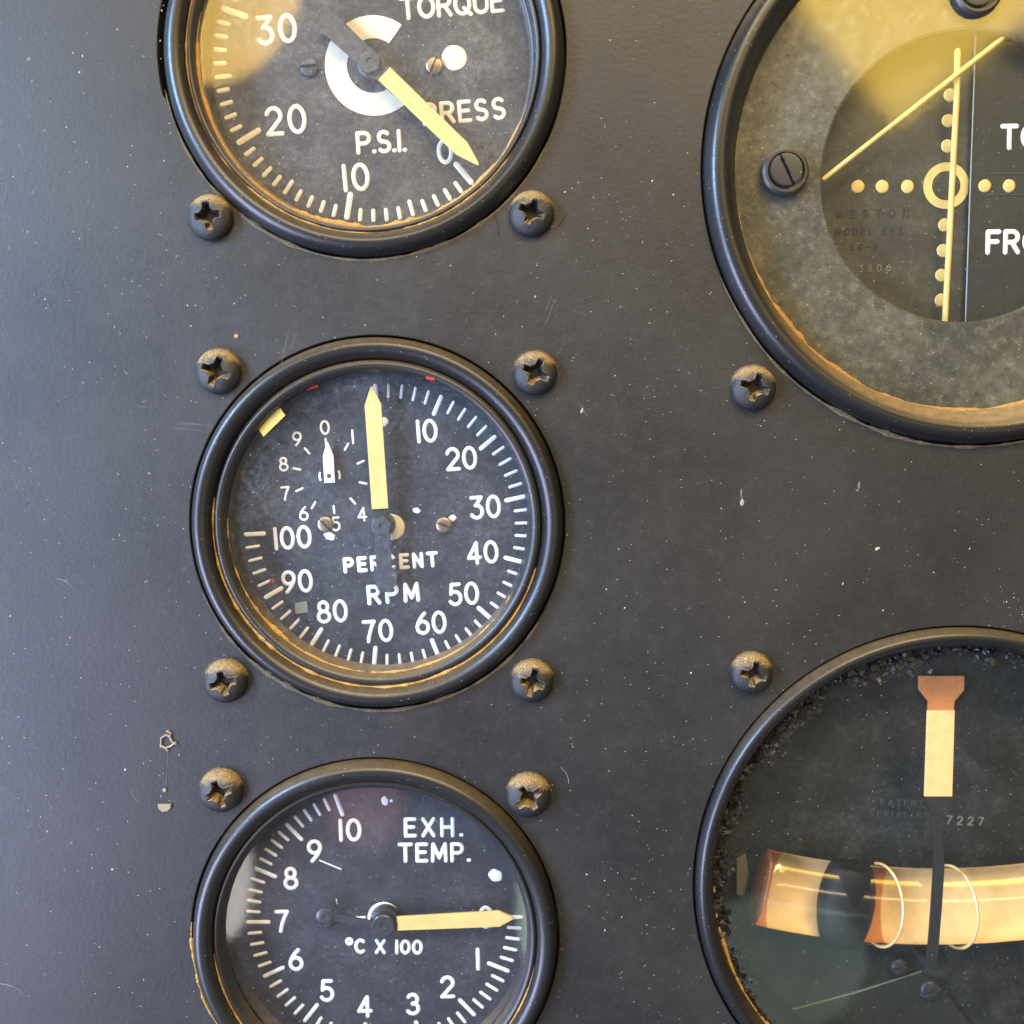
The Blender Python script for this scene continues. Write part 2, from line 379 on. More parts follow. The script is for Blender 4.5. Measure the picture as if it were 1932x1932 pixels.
# ------------------------------------------------------------------ engraved stroke lettering
def A(cx, cy, rx, ry, a0, a1, n=14):
    return [(cx + rx * math.cos(math.radians(a0 + (a1 - a0) * i / n)), cy + ry * math.sin(math.radians(a0 + (a1 - a0) * i / n))) for i in range(n + 1)]
def bez(p0, p1, p2, n=8):
    return [tuple((1 - t) ** 2 * a + 2 * t * (1 - t) * b + t * t * c for a, b, c in zip(p0, p1, p2)) for t in [i / n for i in range(n + 1)]]
six = [bez((.44, 1.0), (.03, .62), (0.0, .31)), A(.3, .3, .3, .3, 0, 360, 22)]
G = {
 '0': (.62, [A(.31, .5, .31, .5, 0, 360, 28)]),
 '1': (.06, [[(.03, 0), (.03, 1)]]),
 '2': (.60, [A(.3, .71, .29, .29, 165, -32, 14) + [(.0, .0)], [(0, 0), (.6, 0)]]),
 '3': (.58, [[(.02, 1), (.55, 1)], [(.55, 1), (.24, .60)], A(.26, .30, .31, .31, 98, -150, 16)]),
 '3r': (.56, [A(.27, .75, .25, .25, 150, -90, 12), A(.26, .27, .30, .27, 88, -150, 14)]),
 '4': (.62, [[(.45, 0), (.45, 1)], [(.45, 1), (0, .27)], [(0, .27), (.62, .27)]]),
 '5': (.58, [[(.53, 1), (.12, 1)], [(.12, 1), (.06, .54)], A(.27, .32, .31, .32, 132, -150, 16)]),
 '6': (.60, six),
 '7': (.58, [[(0, 1), (.58, 1)], bez((.58, 1), (.28, .5), (.20, 0))]),
 '8': (.60, [A(.3, .76, .23, .24, 0, 360, 20), A(.3, .265, .3, .265, 0, 360, 22)]),
 '9': (.60, [[(.6 - x, 1 - y) for x, y in s] for s in six]),
 'T': (.66, [[(0, 1), (.66, 1)], [(.33, 1), (.33, 0)]]),
 'O': (.74, [A(.37, .5, .37, .5, 0, 360, 28)]),
 'Q': (.76, [A(.37, .5, .37, .5, 0, 360, 28), [(.45, .28), (.78, -.05)]]),
 'U': (.64, [[(0, 1), (0, .32)] + A(.32, .32, .32, .32, 180, 360, 14) + [(.64, 1)]]),
 'R': (.62, [[(0, 0), (0, 1)], [(0, 1), (.34, 1)] + A(.34, .74, .26, .26, 90, -90, 12) + [(0, .48)], [(.32, .48), (.62, 0)]]),
 'P': (.60, [[(0, 0), (0, 1)], [(0, 1), (.33, 1)] + A(.33, .73, .27, .27, 90, -90, 12) + [(0, .46)]]),
 'E': (.54, [[(0, 0), (0, 1)], [(0, 1), (.54, 1)], [(0, .52), (.46, .52)], [(0, 0), (.54, 0)]]),
 'F': (.54, [[(0, 0), (0, 1)], [(0, 1), (.54, 1)], [(0, .52), (.46, .52)]]),
 'S': (.58, [A(.29, .75, .26, .25, 40, 270, 14) + A(.29, .25, .28, .25, 90, -140, 14)[1:]]),
 'I': (.06, [[(.03, 0), (.03, 1)]]),
 'M': (.78, [[(0, 0), (.04, 1)], [(.04, 1), (.39, .18)], [(.39, .18), (.74, 1)], [(.74, 1), (.78, 0)]]),
 'C': (.66, [A(.36, .5, .36, .5, 50, 310, 22)]),
 'N': (.62, [[(0, 0), (0, 1)], [(0, 1), (.62, 0)], [(.62, 0), (.62, 1)]]),
 'X': (.62, [[(0, 0), (.62, 1)], [(0, 1), (.62, 0)]]),
 'H': (.62, [[(0, 0), (0, 1)], [(.62, 0), (.62, 1)], [(0, .5), (.62, .5)]]),
 'W': (.9, [[(0, 1), (.24, 0)], [(.24, 0), (.45, .9)], [(.45, .9), (.66, 0)], [(.66, 0), (.9, 1)]]),
 'D': (.64, [[(0, 0), (0, 1)], [(0, 1), (.26, 1)] + A(.26, .5, .38, .5, 90, -90, 16) + [(0, 0)]]),
 'L': (.5, [[(0, 1), (0, 0)], [(0, 0), (.5, 0)]]),
 'G': (.68, [A(.36, .5, .36, .5, 50, 350, 24) + [(.42, .42)]]),
 'A': (.68, [[(0, 0), (.34, 1)], [(.34, 1), (.68, 0)], [(.12, .34), (.56, .34)]]),
 'Y': (.62, [[(0, 1), (.31, .5)], [(.62, 1), (.31, .5)], [(.31, .5), (.31, 0)]]),
 '-': (.3, [[(0, .5), (.3, .5)]]), '.': (.04, [[(.0, .02), (.04, .02)]]), ' ': (.3, []),
 '^': (.40, [A(.20, .88, .20, .21, 0, 360, 18)]),
}
def text_strokes(s, h, gap=.26, sx=1.0):
    x = 0; out = []
    keys = s if isinstance(s, list) else list(s)
    for ch in keys:
        w, st = G[ch]
        for pl in st: out.append([((x + px * sx), py) for px, py in pl])
        x += w * sx + gap
    x -= gap
    return [[((px - x / 2) * h, (py - .5) * h) for px, py in pl] for pl in out], x * h

class Gauge:
    def __init__(s, name, cpx, cpy, label, cat, seg=160):
        s.c = P(cpx, cpy, 0); s.px = (cpx, cpy); s.k = K(cpx, cpy, 0)
        s.root = thing(name, (*s.c, 0), label, cat)
    def L(s, px, py, z): 
        x, y = P(px, py, z); return (x - s.c[0], y - s.c[1], z)
    def kz(s, z): return K(*s.px, z)
    def text(s, name, t, px, py, hpx, wpx, z, mat, parent, rot=0., gap=.26, sx=1., width=None, relief=.10):
        k = s.kz(z); h = hpx * k - wpx * k
        st, wd = text_strokes(t, h, gap, sx)
        if width:                     # set the letter spacing so that the word has this width
            q = len(t) - 1; g2 = gap + ((width - wpx) * k - wd) / (h * q); st, wd = text_strokes(t, h, g2, sx)
        me = stroke_mesh(st, wpx * k, relief)
        return obj(name, me, mat, parent, s.L(px, py, z), math.radians(rot))
    def ticks(s, cpx, cpy, z, items, mat, parent):
        """items: (cw angle from up, outer px, inner px, width px)"""
        k = s.kz(z); c = s.L(cpx, cpy, z); cache = {}
        for ang, ro, ri, w in items:
            key = (round(ro - ri, 1), w)
            if key not in cache: cache[key] = stroke_mesh([[(0, 0), (0, (ro - ri - w) * k)]], w * k, .09)
            a = math.radians(ang); r = (ri + w / 2) * k
            obj('tick_mark', cache[key], mat, parent, (c[0] + r * math.sin(a), c[1] + r * math.cos(a), z), -a)
def blob(name, g, px, py, rpx, z, mat, parent, h=.12, ex=1.0, wob=.06):
    k = g.kz(z); vs_, fs = [], []
    seg = 28; ph = random.random() * 6
    rr = [(1, 0), (.93, .6), (.75, 1)]
    for q, zz in rr:
        for i in range(seg):
            a = 2 * PI * i / seg; w = 1 + wob * math.sin(2 * a + ph) + wob * .6 * math.sin(5 * a + 2 * ph)
            vs_.append((rpx * k * q * w * math.cos(a) * ex, rpx * k * q * w * math.sin(a), h * zz))
    for kx in range(2):
        for i in range(seg):
            j = (i + 1) % seg; fs.append((kx * seg + i, kx * seg + j, (kx + 1) * seg + j, (kx + 1) * seg + i))
    fs.append(tuple(2 * seg + i for i in range(seg)))
    return obj(name, mesh_from('blob', vs_, fs, 60), mat, parent, g.L(px, py, z))
def sector(r0, r1, a0, a1, z0, z1, n=40):
    """annulus sector, cw angles from up"""
    poly = [(r1 * math.sin(math.radians(a0 + (a1 - a0) * i / n)), r1 * math.cos(math.radians(a0 + (a1 - a0) * i / n))) for i in range(n + 1)]
    poly += [(r0 * math.sin(math.radians(a1 + (a0 - a1) * i / n)), r0 * math.cos(math.radians(a1 + (a0 - a1) * i / n))) for i in range(n + 1)]
    vs_ = [(x, y, z1) for x, y in poly] + [(x, y, z0) for x, y in poly]
    N_ = len(poly); fs = []
    for i in range(n):
        fs.append((i, N_ - 1 - i, N_ - 2 - i, i + 1))
    for i in range(N_):
        j = (i + 1) % N_; fs.append((i, j, N_ + j, N_ + i))
    me = mesh_from('sector', vs_, fs); return me
def dust_arc(name, parent, r, z, a0, a1, w, mat, seg=220, seed=1, hh=.35):
    """an uneven thread of dust lying in a groove, ccw degrees from +x"""
    rnd = random.Random(seed); vs_, fs = [], []
    n1 = [rnd.random() for _ in range(seg + 20)]; ph = rnd.random() * 6
    for i in range(seg + 1):
        t = i / seg; a = math.radians(a0 + (a1 - a0) * t)
        f = math.sin(PI * t) ** .45 * (.45 + .55 * min(1, max(0, .55 + .9 * math.sin(t * 31 + ph) * math.sin(t * 13 + 2 * ph) + .5 * math.sin(t * 67 + ph))))
        nn = (n1[i] + n1[i + 1] + n1[i + 2]) / 3
        ww = 1.75 * w * f * (.45 + 1.1 * nn * (.7 + .3 * math.sin(9 * t + ph)))
        rc = r + w * .25 * math.sin(17 * t + ph) * f
        for q, zz in ((-.5, 0), (-.2, .8), (.2, 1), (.5, 0)):
            rr = rc + q * ww; vs_.append((rr * math.cos(a), rr * math.sin(a), z + .12 + hh * zz * f * (.5 + nn) - .02))
    for i in range(seg):
        for k in range(3): fs.append((i * 4 + k, i * 4 + k + 1, (i + 1) * 4 + k + 1, (i + 1) * 4 + k))
    me = mesh_from('dust', vs_, [f[::-1] for f in fs], 80)
    return obj(name, me, mat, parent, kind='stuff')

def head_mesh(R, H, recess, nth=128, nr=44, rim=.25):
    """screw head as a height field with a real recess"""
    vs_, fs = [], []
    for j in range(nr + 1):
        q = j / nr; r = R * math.sin(q * PI / 2) if False else R * q
        for i in range(nth):
            a = 2 * PI * i / nth; x, y = r * math.cos(a), r * math.sin(a)
            z = rim + (H - rim) * math.sqrt(max(0, 1 - (r / R) ** 2.3)) if r < R else 0
            z -= recess(x / R, y / R)
            vs_.append((x, y, max(z, -.6)))
    for j in range(nr):
        for i in range(nth):
            k = (i + 1) % nth
            fs.append((j * nth + i, (j + 1) * nth + i, (j + 1) * nth + k, j * nth + k))
    return mesh_from('head', vs_, fs, 55)
def sst(a, b, x):
    t = min(1, max(0, (x - a) / (b - a))); return t * t * (3 - 2 * t)
def phillips(depth, seed):
    rnd = random.Random(seed); wv = [rnd.uniform(.85, 1.15) for _ in range(4)]
    def f(x, y):
        i = 0 if abs(x) > abs(y) and x > 0 else 2 if abs(x) > abs(y) else 1 if y > 0 else 3
        u, v = max(abs(x), abs(y)), min(abs(x), abs(y))
        L = .62 * wv[i]; w = .155 * (1.15 - .35 * u)
        g1 = min(1 - v / w, 1 - u / L)
        s = (u ** .8 + v ** .8) ** (1 / .8); g2 = 1 - s / .60
        g = max(sst(0, .45, g1) * (1 - .45 * (u / L) ** 2), sst(0, .5, g2))
        return depth * g - .06 * math.exp(-((g1 + .12) / .12) ** 2)
    return f
def slot(depth, w=.13, ang=0):
    c, s = math.cos(ang), math.sin(ang)
    def f(x, y):
        v = abs(-s * x + c * y); return depth * (1 - sst(w * .75, w, v))
    return f

# ================================================================== STRUCTURE: the panel
T_ = Gauge('torque_gauge', 687, 101, 'round black torque pressure gauge with PSI scale, at the top of the left column', 'gauge')
Rg = Gauge('tachometer_gauge', 712, 990, 'round black percent RPM gauge with small subdial, middle of the left column', 'gauge')
E_ = Gauge('exhaust_temperature_gauge', 708, 1769, 'round black exhaust temperature gauge reading degrees C x 100, bottom of the left column', 'gauge')
C_ = Gauge('course_indicator', 1850, 312, 'large course indicator with crossed cream needles, dotted cross and TO FROM window', 'gauge')
B_ = Gauge('turn_and_slip_indicator', 1797, 1664, 'turn indicator with orange index, curved amber tube and black ball', 'gauge')

def hole(g, rpx, fn=None, n=160):
    pts = []
    for i in range(n):
        a = 2 * PI * i / n; r = rpx * g.k
        if fn: r += fn(math.degrees(a)) * g.k
        pts.append((g.c[0] + r * math.cos(a), g.c[1] + r * math.sin(a)))
    return pts
def torque_chip(d):
    return 9 * sst(118, 135, d) * (1 - sst(192, 193.5, d)) + 1.2 * math.sin(math.radians(d * 9)) * .4
holes = [hole(T_, 381, torque_chip), hole(Rg, 354), hole(E_, 347), hole(C_, 527), hole(B_, 489)]
cu = bpy.data.curves.new('panel', 'CURVE'); cu.dimensions = '2D'; cu.fill_mode = 'BOTH'
cu.extrude = 1.5 * MM; cu.bevel_depth = .18 * MM; cu.bevel_resolution = 2; cu.offset = -.18 * MM
for pts in [[(-125, -120), (150, -120), (150, 140), (-125, 140)]] + holes:
    sp = cu.splines.new('POLY'); sp.points.add(len(pts) - 1); sp.use_cyclic_u = True
    for q, (x, y) in zip(sp.points, pts): q.co = (x * MM, y * MM, 0, 1)
tmp = bpy.data.objects.new('tmp', cu); COL.objects.link(tmp)
dg = bpy.context.evaluated_depsgraph_get(); dg.update()
pm = bpy.data.meshes.new_from_object(tmp.evaluated_get(dg)); bpy.data.objects.remove(tmp)
pm.materials.clear(); pm.materials.append(M['panel'])
ptop = max(v.co.z for v in pm.vertices)
for v in pm.vertices: v.co.z -= ptop
panel = bpy.data.objects.new('instrument_panel', pm); COL.objects.link(panel)
top(panel, (0, 0, 0), 'charcoal painted metal instrument panel with dust specks and round cutouts', 'panel', kind='structure')

# ================================================================== GAUGES
def bezel(g, name, prof_px, mat, parent=None, rnd=True, seg=180):
    pr = [(r * g.k, z) for r, z in prof_px]
    if rnd: pr = roundprof(pr, 4)
    return obj(name, lathe(pr, seg, 50), mat, parent or g.root)
def flange(g, R):
    # case flange behind the panel
    pr = [(R * g.k + 4, -3.6), (R * g.k - .3, -3.6), (R * g.k - .3, -14), (R * g.k - 3, -17), (.01, -17)]
    return obj('case', lathe(pr, 96, 30), M['black'], g.root)

# ---------------------------------------------------------------- torque gauge
def cx1(x, y): return (287.5 + x * .4299, y * .4299)
g = T_; zd = -5.5
flange(g, 378)
bezel(g, 'bezel', [(377, -3.4), (378, -.6), (374, .9), (364, 1.9), (352, 2.2), (341, 1.7), (335, .9), (333, .1)], M['black'])
bezel(g, 'inner_ring', [(333.5, .0), (331, .75), (327, .85), (323, .55), (321, -.1), (320.5, -1.2), (318, -1.5), (314, -1.6)], M['brown'])
bezel(g, 'dial_rim', [(318.5, -2.6), (313, -2.8), (310, -3.4), (309, -6.2)], M['brown'], rnd=False)
dial = obj('dial', disc_solid(312 * g.k, zd - .6, zd, 96), M['dial_warm'], g.root)
w_, iv = M['white'], M['ivory']
cc = cx1(957, 272); items = []
for i in range(0, 56):
    L_ = 54 if i % 10 == 0 else 33 if i % 5 == 0 else 26
    items.append((139.5 + 5.0 * i, 297, 297 - L_, 11 if i % 10 == 0 else 8))
g.ticks(*cc, zd, items, iv, dial)
for t, x, y, h in (('30', 545, 128, 128), ('20', 585, 527, 130), ('10', 893, 778, 125), ('0', 1285, 665, 112)):
    g.text('numeral', t, *cx1(x, y), h * .43, 8.4, zd, iv, dial, rot=5, gap=.34, sx=.95)
a = math.radians(139.5 + 200 - 0); 
for val in (40, 50):
    a = math.radians(139.5 + 5 * val); px, py = cc[0] + 215 * math.sin(a), cc[1] - 215 * math.cos(a)
    g.text('numeral', str(val), px, py, 54, 8.4, zd, iv, dial, rot=5, gap=.34, sx=.95)
g.text('lettering', 'TORQUE', *cx1(1315, 20), 44, 8, zd, iv, dial, rot=4.5, width=198)
g.text('lettering', 'PRESS', *cx1(1368, 488), 43, 8, zd, iv, dial, rot=4.5, width=160)
g.text('lettering', 'P.S.I.', *cx1(1005, 622), 44, 8, zd, iv, dial, rot=3, gap=.16, width=97)
k = g.kz(zd)
sec = obj('luminous_ring', sector(50 * k, 92 * k, 134, 396, 0, .1, 70), iv, dial, g.L(*cx1(971, 289), zd))
blob('index_dot', g, *cx1(1325, 253), 23.5, zd, iv, dial, wob=.015)
def dial_screw(g, px, py, rpx, z, ang, mat, parent):
    k = g.kz(z); R = rpx * k
    o = obj('dial_screw', head_mesh(R, .75, slot(.5, .16, ang), 72, 26, .35), mat, parent, g.L(px, py, z))
    return o
dial_screw(g, *cx1(690, 297), 18, zd, .1, M['grey'], g.root)
dial_screw(g, *cx1(1238, 290), 17, zd, 1.15, M['brass'], g.root)
def pointer(g, base, tip, wpx, taper, z, mat, parent, name='pointer_stripe', th=.35, tipw=.12, base_w=None):
    b = Vector(g.L(*base, z)); t = Vector(g.L(*tip, z)); k = g.kz(z)
    d = t - b; Ln = d.length; d.normalize(); n = Vector((-d.y, d.x, 0)); w = wpx * k / 2; wb = (base_w or wpx) * k / 2
    tl = taper * k
    pts = [b + n * wb, b + d * (Ln - tl) + n * w, t + n * w * tipw, t - n * w * tipw, b + d * (Ln - tl) - n * w, b - n * wb]
    return obj(name, prism([(p.x, p.y) for p in pts], z, z + th, .05), mat, parent)
zp = zd + 2.2
arm = pointer(g, cx1(1085, 395), cx1(745, 75), 44, 4, zp - .42, M['grey'], g.root, 'pointer', .4, .7, 30)
pointer(g, cx1(1018, 325), cx1(1432, 725), 31, 44, zp, M['cream'], arm, base_w=32)
def hub(g, px, py, rpx, z0, z1, mat, dot=None):
    k = g.kz(z1); R = rpx * k
    pr = [(R * 1.25, z0), (R * 1.25, z0 + (z1 - z0) * .45), (R, z0 + (z1 - z0) * .5), (R, z1 - .12), (R * .92, z1), (R * .3, z1), (R * .22, z1 - .18), (.01, z1 - .2)]
    x, y, _ = g.L(px, py, z1)
    return obj('hub', lathe(pr, 48, 35), mat, g.root, (x, y, 0))
hub(g, *cx1(953, 266), 21, zd, zp + .9, M['grey'])
glass_disc('cover_glass', 321 * g.k, -2.5, -1.3, M['glass_t'], g.root)
dust_arc('groove_dust', g.root, 334 * g.k, .35, 150, 335, .55, M['dust'], seed=3)
dust_arc('groove_dust', g.root, 320 * g.k, -1.2, 165, 345, .8, M['dust'], seed=4, hh=.5)
dust_arc('rim_dust', g.root, 383 * g.k, -.12, 190, 335, .42, M['pale_dust'], seed=5, hh=.12)

# ---------------------------------------------------------------- tachometer
def cx2(x, y): return (345 + x * .3902, 613.3 + y * .3902)
g = Rg; zd = -5.5
flange(g, 351)
bezel(g, 'bezel', [(350, -3.4), (351, -.8), (348, .6), (341, 1.6), (331, 1.9), (321, 1.6), (315, 1.0), (311, .3), (309.5, -.3)], M['black'])
bezel(g, 'inner_ring', [(309.5, -.3), (307, .35), (301, .75), (294, .6), (289, .1), (286.5, -.8), (285.5, -1.6)], M['black2'])
bezel(g, 'dial_rim', [(289, -2.7), (287, -2.9), (286, -4.6), (284, -4.9), (282.5, -6.0)], M['brown'], rnd=False)
dial = obj('dial', disc_solid(288 * g.k, zd - .6, zd, 96), M['dial'], g.root)
cc = cx2(985, 978); items = []
for i in range(51):
    mj = i % 5 == 0
    items.append((-4 + 270 / 50 * i * 1.004, 270, 270 - (42 if mj else 28), 8.2 if mj else 5.6))
g.ticks(*cc, zd, items, w_, dial)
for t, x, y in (('10', 1180, 512), ('20', 1347, 645), ('30', 1463, 880), ('40', 1450, 1100), ('50', 1358, 1300), ('60', 1200, 1440),
                ('70', 943, 1480), ('80', 722, 1385), ('90', 553, 1240), ('100', 530, 1028)):
    g.text('numeral', t, *cx2(x, y), 45, 7, zd, w_, dial, rot=4, gap=.27, sx=.92)
g.text('lettering', 'PERCENT', *cx2(1005, 1147), 31, 7.5, zd, w_, dial, rot=4, width=181)
g.text('lettering', 'RPM', *cx2(1018, 1298), 39, 8, zd, w_, dial, rot=4, width=101)
sc = cx2(712, 730)
for i, t in enumerate('0123456789'):
    q = ((687, 495), (822, 540), (935, 650), (935, 800), (868, 915), (740, 962), (585, 912), (497, 815), (487, 673), (553, 550))[i]
    g.text('numeral', t, *cx2(*q), 28, 4.4, zd, w_, dial, rot=4)
g.ticks(*sc, zd, [(-6 + 36 * i, 72, 55, 4.2) for i in range(10)], w_, dial)
k = g.kz(zd)
for a0 in (60, 240): obj('luminous_ring', sector(17 * k, 21 * k, a0, a0 + 50, 0, .08, 10), w_, dial, g.L(*cx2(710, 728), zd))
sp = pointer(g, cx2(711, 762), cx2(700, 565), 20, 26, zd + .7, w_, g.root, 'subdial_pointer', .3, .1)
obj('hub', lathe([(1.0, zd), (1.0, zd + .9), (.5, zd + 1.15), (.01, zd + 1.15)], 24, 35), M['hub'], g.root, (*g.L(*cx2(711, 728), zd)[:2], 0)).scale = (.45, .45, 1)
blob('index_dot', g, *cx2(970, 468), 9, zd, iv, dial); blob('index_dot', g, *cx2(1130, 897), 5, zd, w_, dial, ex=1.6, wob=.12)
blob('index_dot', g, *cx2(1303, 935), 7, zd, w_, dial, wob=.1); blob('index_dot', g, *cx2(710, 1020), 8, zd, w_, dial, ex=1.3, wob=.15)
blob('index_dot', g, *cx2(1008, 976), 25, zd, iv, dial, wob=.01)
dial_screw(g, *cx2(690, 962), 15.5, zd + .1, 2.3, M['brass'], g.root); dial_screw(g, *cx2(1262, 966), 15.5, zd + .1, -.45, M['brass'], g.root)
zp = zd + 2.3
x0 = cx2(962, 930); x1 = cx2(980, 1290)
arm = pointer(g, x0, x1, 29, 8, zp - .5, M['grey'], g.root, 'pointer', .42, .6)
k2 = g.kz(zp); obj('counterweight', lathe([(23 * k2, zp - .75), (23 * k2, zp - .2), (22 * k2, zp - .1), (6 * k2, zp - .1), (5 * k2, zp - .2), (.01, zp - .2)], 40, 35), M['grey'], arm, (*g.L(*cx2(980, 1225), zp)[:2], 0))
pointer(g, cx2(955, 888), cx2(914, 297), 31, 34, zp, M['cream'], arm)
pointer(g, cx2(962, 960), cx2(954, 880), 26, 2, zp - .45, M['needle'], arm, 'pointer_neck', .4, .9)
hub(g, *cx2(962, 972), 18, zd, zp + .7, M['grey'])
# strip of yellow tape and two red marks on the inner wall
def tag_quad(g, name, pts, z, mat, parent, th=.18):
    return obj(name, prism([g.L(*p, z)[:2] for p in pts], z - th, z, .02), mat, parent)
tag_quad(g, 'tape_mark', [cx2(355, 490), cx2(470, 400), cx2(495, 437), cx2(390, 540)], -1.05, M['tape'], g.root)
tag_quad(g, 'tape_mark', [cx2(540, 1345), cx2(600, 1335), cx2(605, 1390), cx2(545, 1398)], zd + .25, M['dim'], g.root)
tag_quad(g, 'red_mark', [cx2(1172, 247), cx2(1215, 255), cx2(1222, 270), cx2(1178, 262)], .72, M['red'], g.root, .5)
tag_quad(g, 'red_mark', [cx2(590, 298), cx2(650, 280), cx2(655, 300), cx2(600, 316)], -1.05, M['red'], g.root)
blob('red_mark', g, *cx2(432, 1238), 5, zd + .12, M['red'], dial)
glass_disc('cover_glass', 287 * g.k, -2.4, -1.3, M['glass'], g.root)
dust_arc('groove_dust', g.root, 310.5 * g.k, .0, 170, 345, .75, M['dust'], seed=8, hh=.5)
dust_arc('groove_dust', g.root, 287 * g.k, -1.15, 175, 335, .6, M['dust'], seed=9, hh=.45)
dust_arc('rim_dust', g.root, 357 * g.k, -.12, 200, 330, .48, M['pale_dust'], seed=10, hh=.12)

# ---------------------------------------------------------------- exhaust temperature gauge
def cx3(x, y): return (345 + x * .3902, 1418.4 + y * .3902)
g = E_; zd = -5.5
flange(g, 344)
bezel(g, 'bezel', [(343, -3.4), (344, -.7), (341, .7), (334, 1.7), (324, 2.0), (313, 1.7), (307, 1.0), (304, .2)], M['black'])
bezel(g, 'inner_ring', [(304, .2), (302, .55), (297, .6), (291, .1), (288, -.7), (286, -1.6)], M['black2'])
bezel(g, 'dial_rim', [(289, -2.7), (287, -2.9), (286, -6.2)], M['black2'], rnd=False)
dial = obj('dial', disc_solid(288 * g.k, zd - .6, zd, 96), M['dial'], g.root)
cc = cx3(968, 820)
ang = [88, 112.4, 137, 163, 190, 217.6, 244.5, 269.7, 293.4, 316.5, 340.4]
rad = [262, 258, 254, 250, 248, 250, 253, 258, 262, 262, 262]
items = []
for i in range(10):
    for j in range(5):
        t = j / 5; items.append((ang[i] + (ang[i + 1] - ang[i]) * t, rad[i] + (rad[i + 1] - rad[i]) * t, rad[i] + (rad[i + 1] - rad[i]) * t - (46 if j == 0 else 28), 7.5 if j == 0 else 6))
items.append((ang[10], 262, 216, 7.5))
g.ticks(*cc, zd, items, w_, dial)
for t, x, y in (('10', 808, 378), ('9', 637, 480), ('8', 522, 612), ('7', 480, 820), ('6', 547, 1005), ('5', 697, 1155), ('4', 880, 1232),
                (['3r'], 1113, 1220), ('2', 1280, 1137), ('1', 1427, 1003), ('0', 1465, 800)):
    g.text('numeral', t, *cx3(x, y), 45, 7.2, zd, w_, dial, rot=1.5, gap=.32, sx=.95)
g.text('lettering', 'EXH.', *cx3(1213, 365), 39, 7.2, zd, w_, dial, rot=.5, width=112)
g.text('lettering', 'TEMP.', *cx3(1217, 487), 39, 7.2, zd, w_, dial, rot=.5, width=137)
g.text('lettering', '^C X 100', *cx3(973, 942), 30, 6.5, zd, w_, dial, rot=-1, gap=.22, width=147)
blob('index_dot', g, *cx3(978, 237), 9, zd, w_, dial, ex=.75); blob('index_dot', g, *cx3(1009, 236), 3, zd, w_, dial)
blob('index_dot', g, *cx3(1512, 598), 12.5, zd, w_, dial, wob=.08); blob('index_dot', g, *cx3(970, 800), 30, zd, w_, dial, wob=.01)
k = g.kz(zd)
def hair(g, a, b, wpx, z, mat, parent, name='hairline'):
    p, q = g.L(*a, z), g.L(*b, z); m = [(p[0] + q[0]) / 2, (p[1] + q[1]) / 2]
    return obj(name, stroke_mesh([[(p[0] - m[0], p[1] - m[1]), (q[0] - m[0], q[1] - m[1])]], wpx * k, .08), mat, parent, (m[0], m[1], z))
hair(g, cx3(662, 525), cx3(765, 568), 2.6, zd, w_, dial); hair(g, cx3(755, 808), cx3(880, 800), 4.5, zd, w_, dial)
hair(g, cx3(742, 712), cx3(746, 735), 1.6, zd, w_, dial)
zp = zd + 2.3
arm = pointer(g, cx3(960, 842), cx3(1045, 836), 36, 2, zp - .45, M['needle'], g.root, 'pointer', .4, .95)
pointer(g, cx3(1037, 827), cx3(1598, 800), 31, 27, zp, M['cream'], arm, base_w=27)
pointer(g, cx3(1580, 801), cx3(1645, 797), 5, 6, zp - .1, iv, arm, 'pointer_tip', .25, .5)
pointer(g, cx3(960, 842), cx3(700, 790), 15, 4, zp - .5, M['needle'], arm, 'pointer_tail', .35, .8)
k2 = g.kz(zp); obj('counterweight', lathe([(17 * k2, zp - .7), (17 * k2, zp - .1), (13 * k2, zp + .1), (5 * k2, zp + .1), (.01, zp)], 40, 35), M['hub'], arm, (*g.L(*cx3(688, 800), zp)[:2], 0))
hub(g, *cx3(968, 846), 22, zd, zp + .9, M['hub'])
dial_screw(g, *cx3(705, 832), 8, zd + .1, .8, M['grey'], g.root)
glass_disc('cover_glass', 288 * g.k, -2.4, -1.3, M['glass_e'], g.root)
dust_arc('groove_dust', g.root, 304.5 * g.k, .35, 185, 350, .55, M['dust'], seed=12, hh=.4)
dust_arc('rim_dust', g.root, 347 * g.k, -.15, 175, 240, .5, M['dust'], seed=13, hh=.3)

# ---------------------------------------------------------------- course indicator
def cx4(x, y): return (1293.1 + x * .3307, y * .3307)
g = C_; zm = -2.0; zd = -6.5
flange(g, 523)
bezel(g, 'bezel', [(522, -3.4), (524, -.6), (521, .9), (511, 2.2), (498, 2.6), (485, 2.3), (475, 1.3), (468, .1), (462, -.9), (459, -1.6), (458, -2.4)], M['black_dusty'])
# mask plate with a round window: off-centre hole
wc = g.L(1821, 334, zm); rw = 270 * g.kz(zm); ro = 462 * g.k
seg = 128; vs_, fs = [], []
for i in range(seg):
    a = 2 * PI * i / seg; c_, s_ = math.cos(a), math.sin(a)
    vs_ += [(ro * c_, ro * s_, zm), (wc[0] + (rw + .35) * c_, wc[1] + (rw + .35) * s_, zm), (wc[0] + rw * c_, wc[1] + rw * s_, zm - .3), (wc[0] + rw * c_, wc[1] + rw * s_, zm - 1.1)]
for i in range(seg):
    j = (i + 1) % seg
    for q in range(3): fs.append((i * 4 + q, j * 4 + q, j * 4 + q + 1, i * 4 + q + 1)[::-1] if False else (i * 4 + q, j * 4 + q, j * 4 + q + 1, i * 4 + q + 1))
mask = obj('mask_plate', mesh_from('mask', vs_, fs, 30), mat_mask(), g.root)
obj('window_wall', lathe([(rw + .2, -1.0 + zm), (rw + .9, zd - .5)], 96, 30), M['plate'], g.root, (wc[0], wc[1], 0))
dial = obj('dial', disc_solid(rw + 2, zd - .6, zd, 96), M['dial_green'], g.root, (wc[0], wc[1], 0))
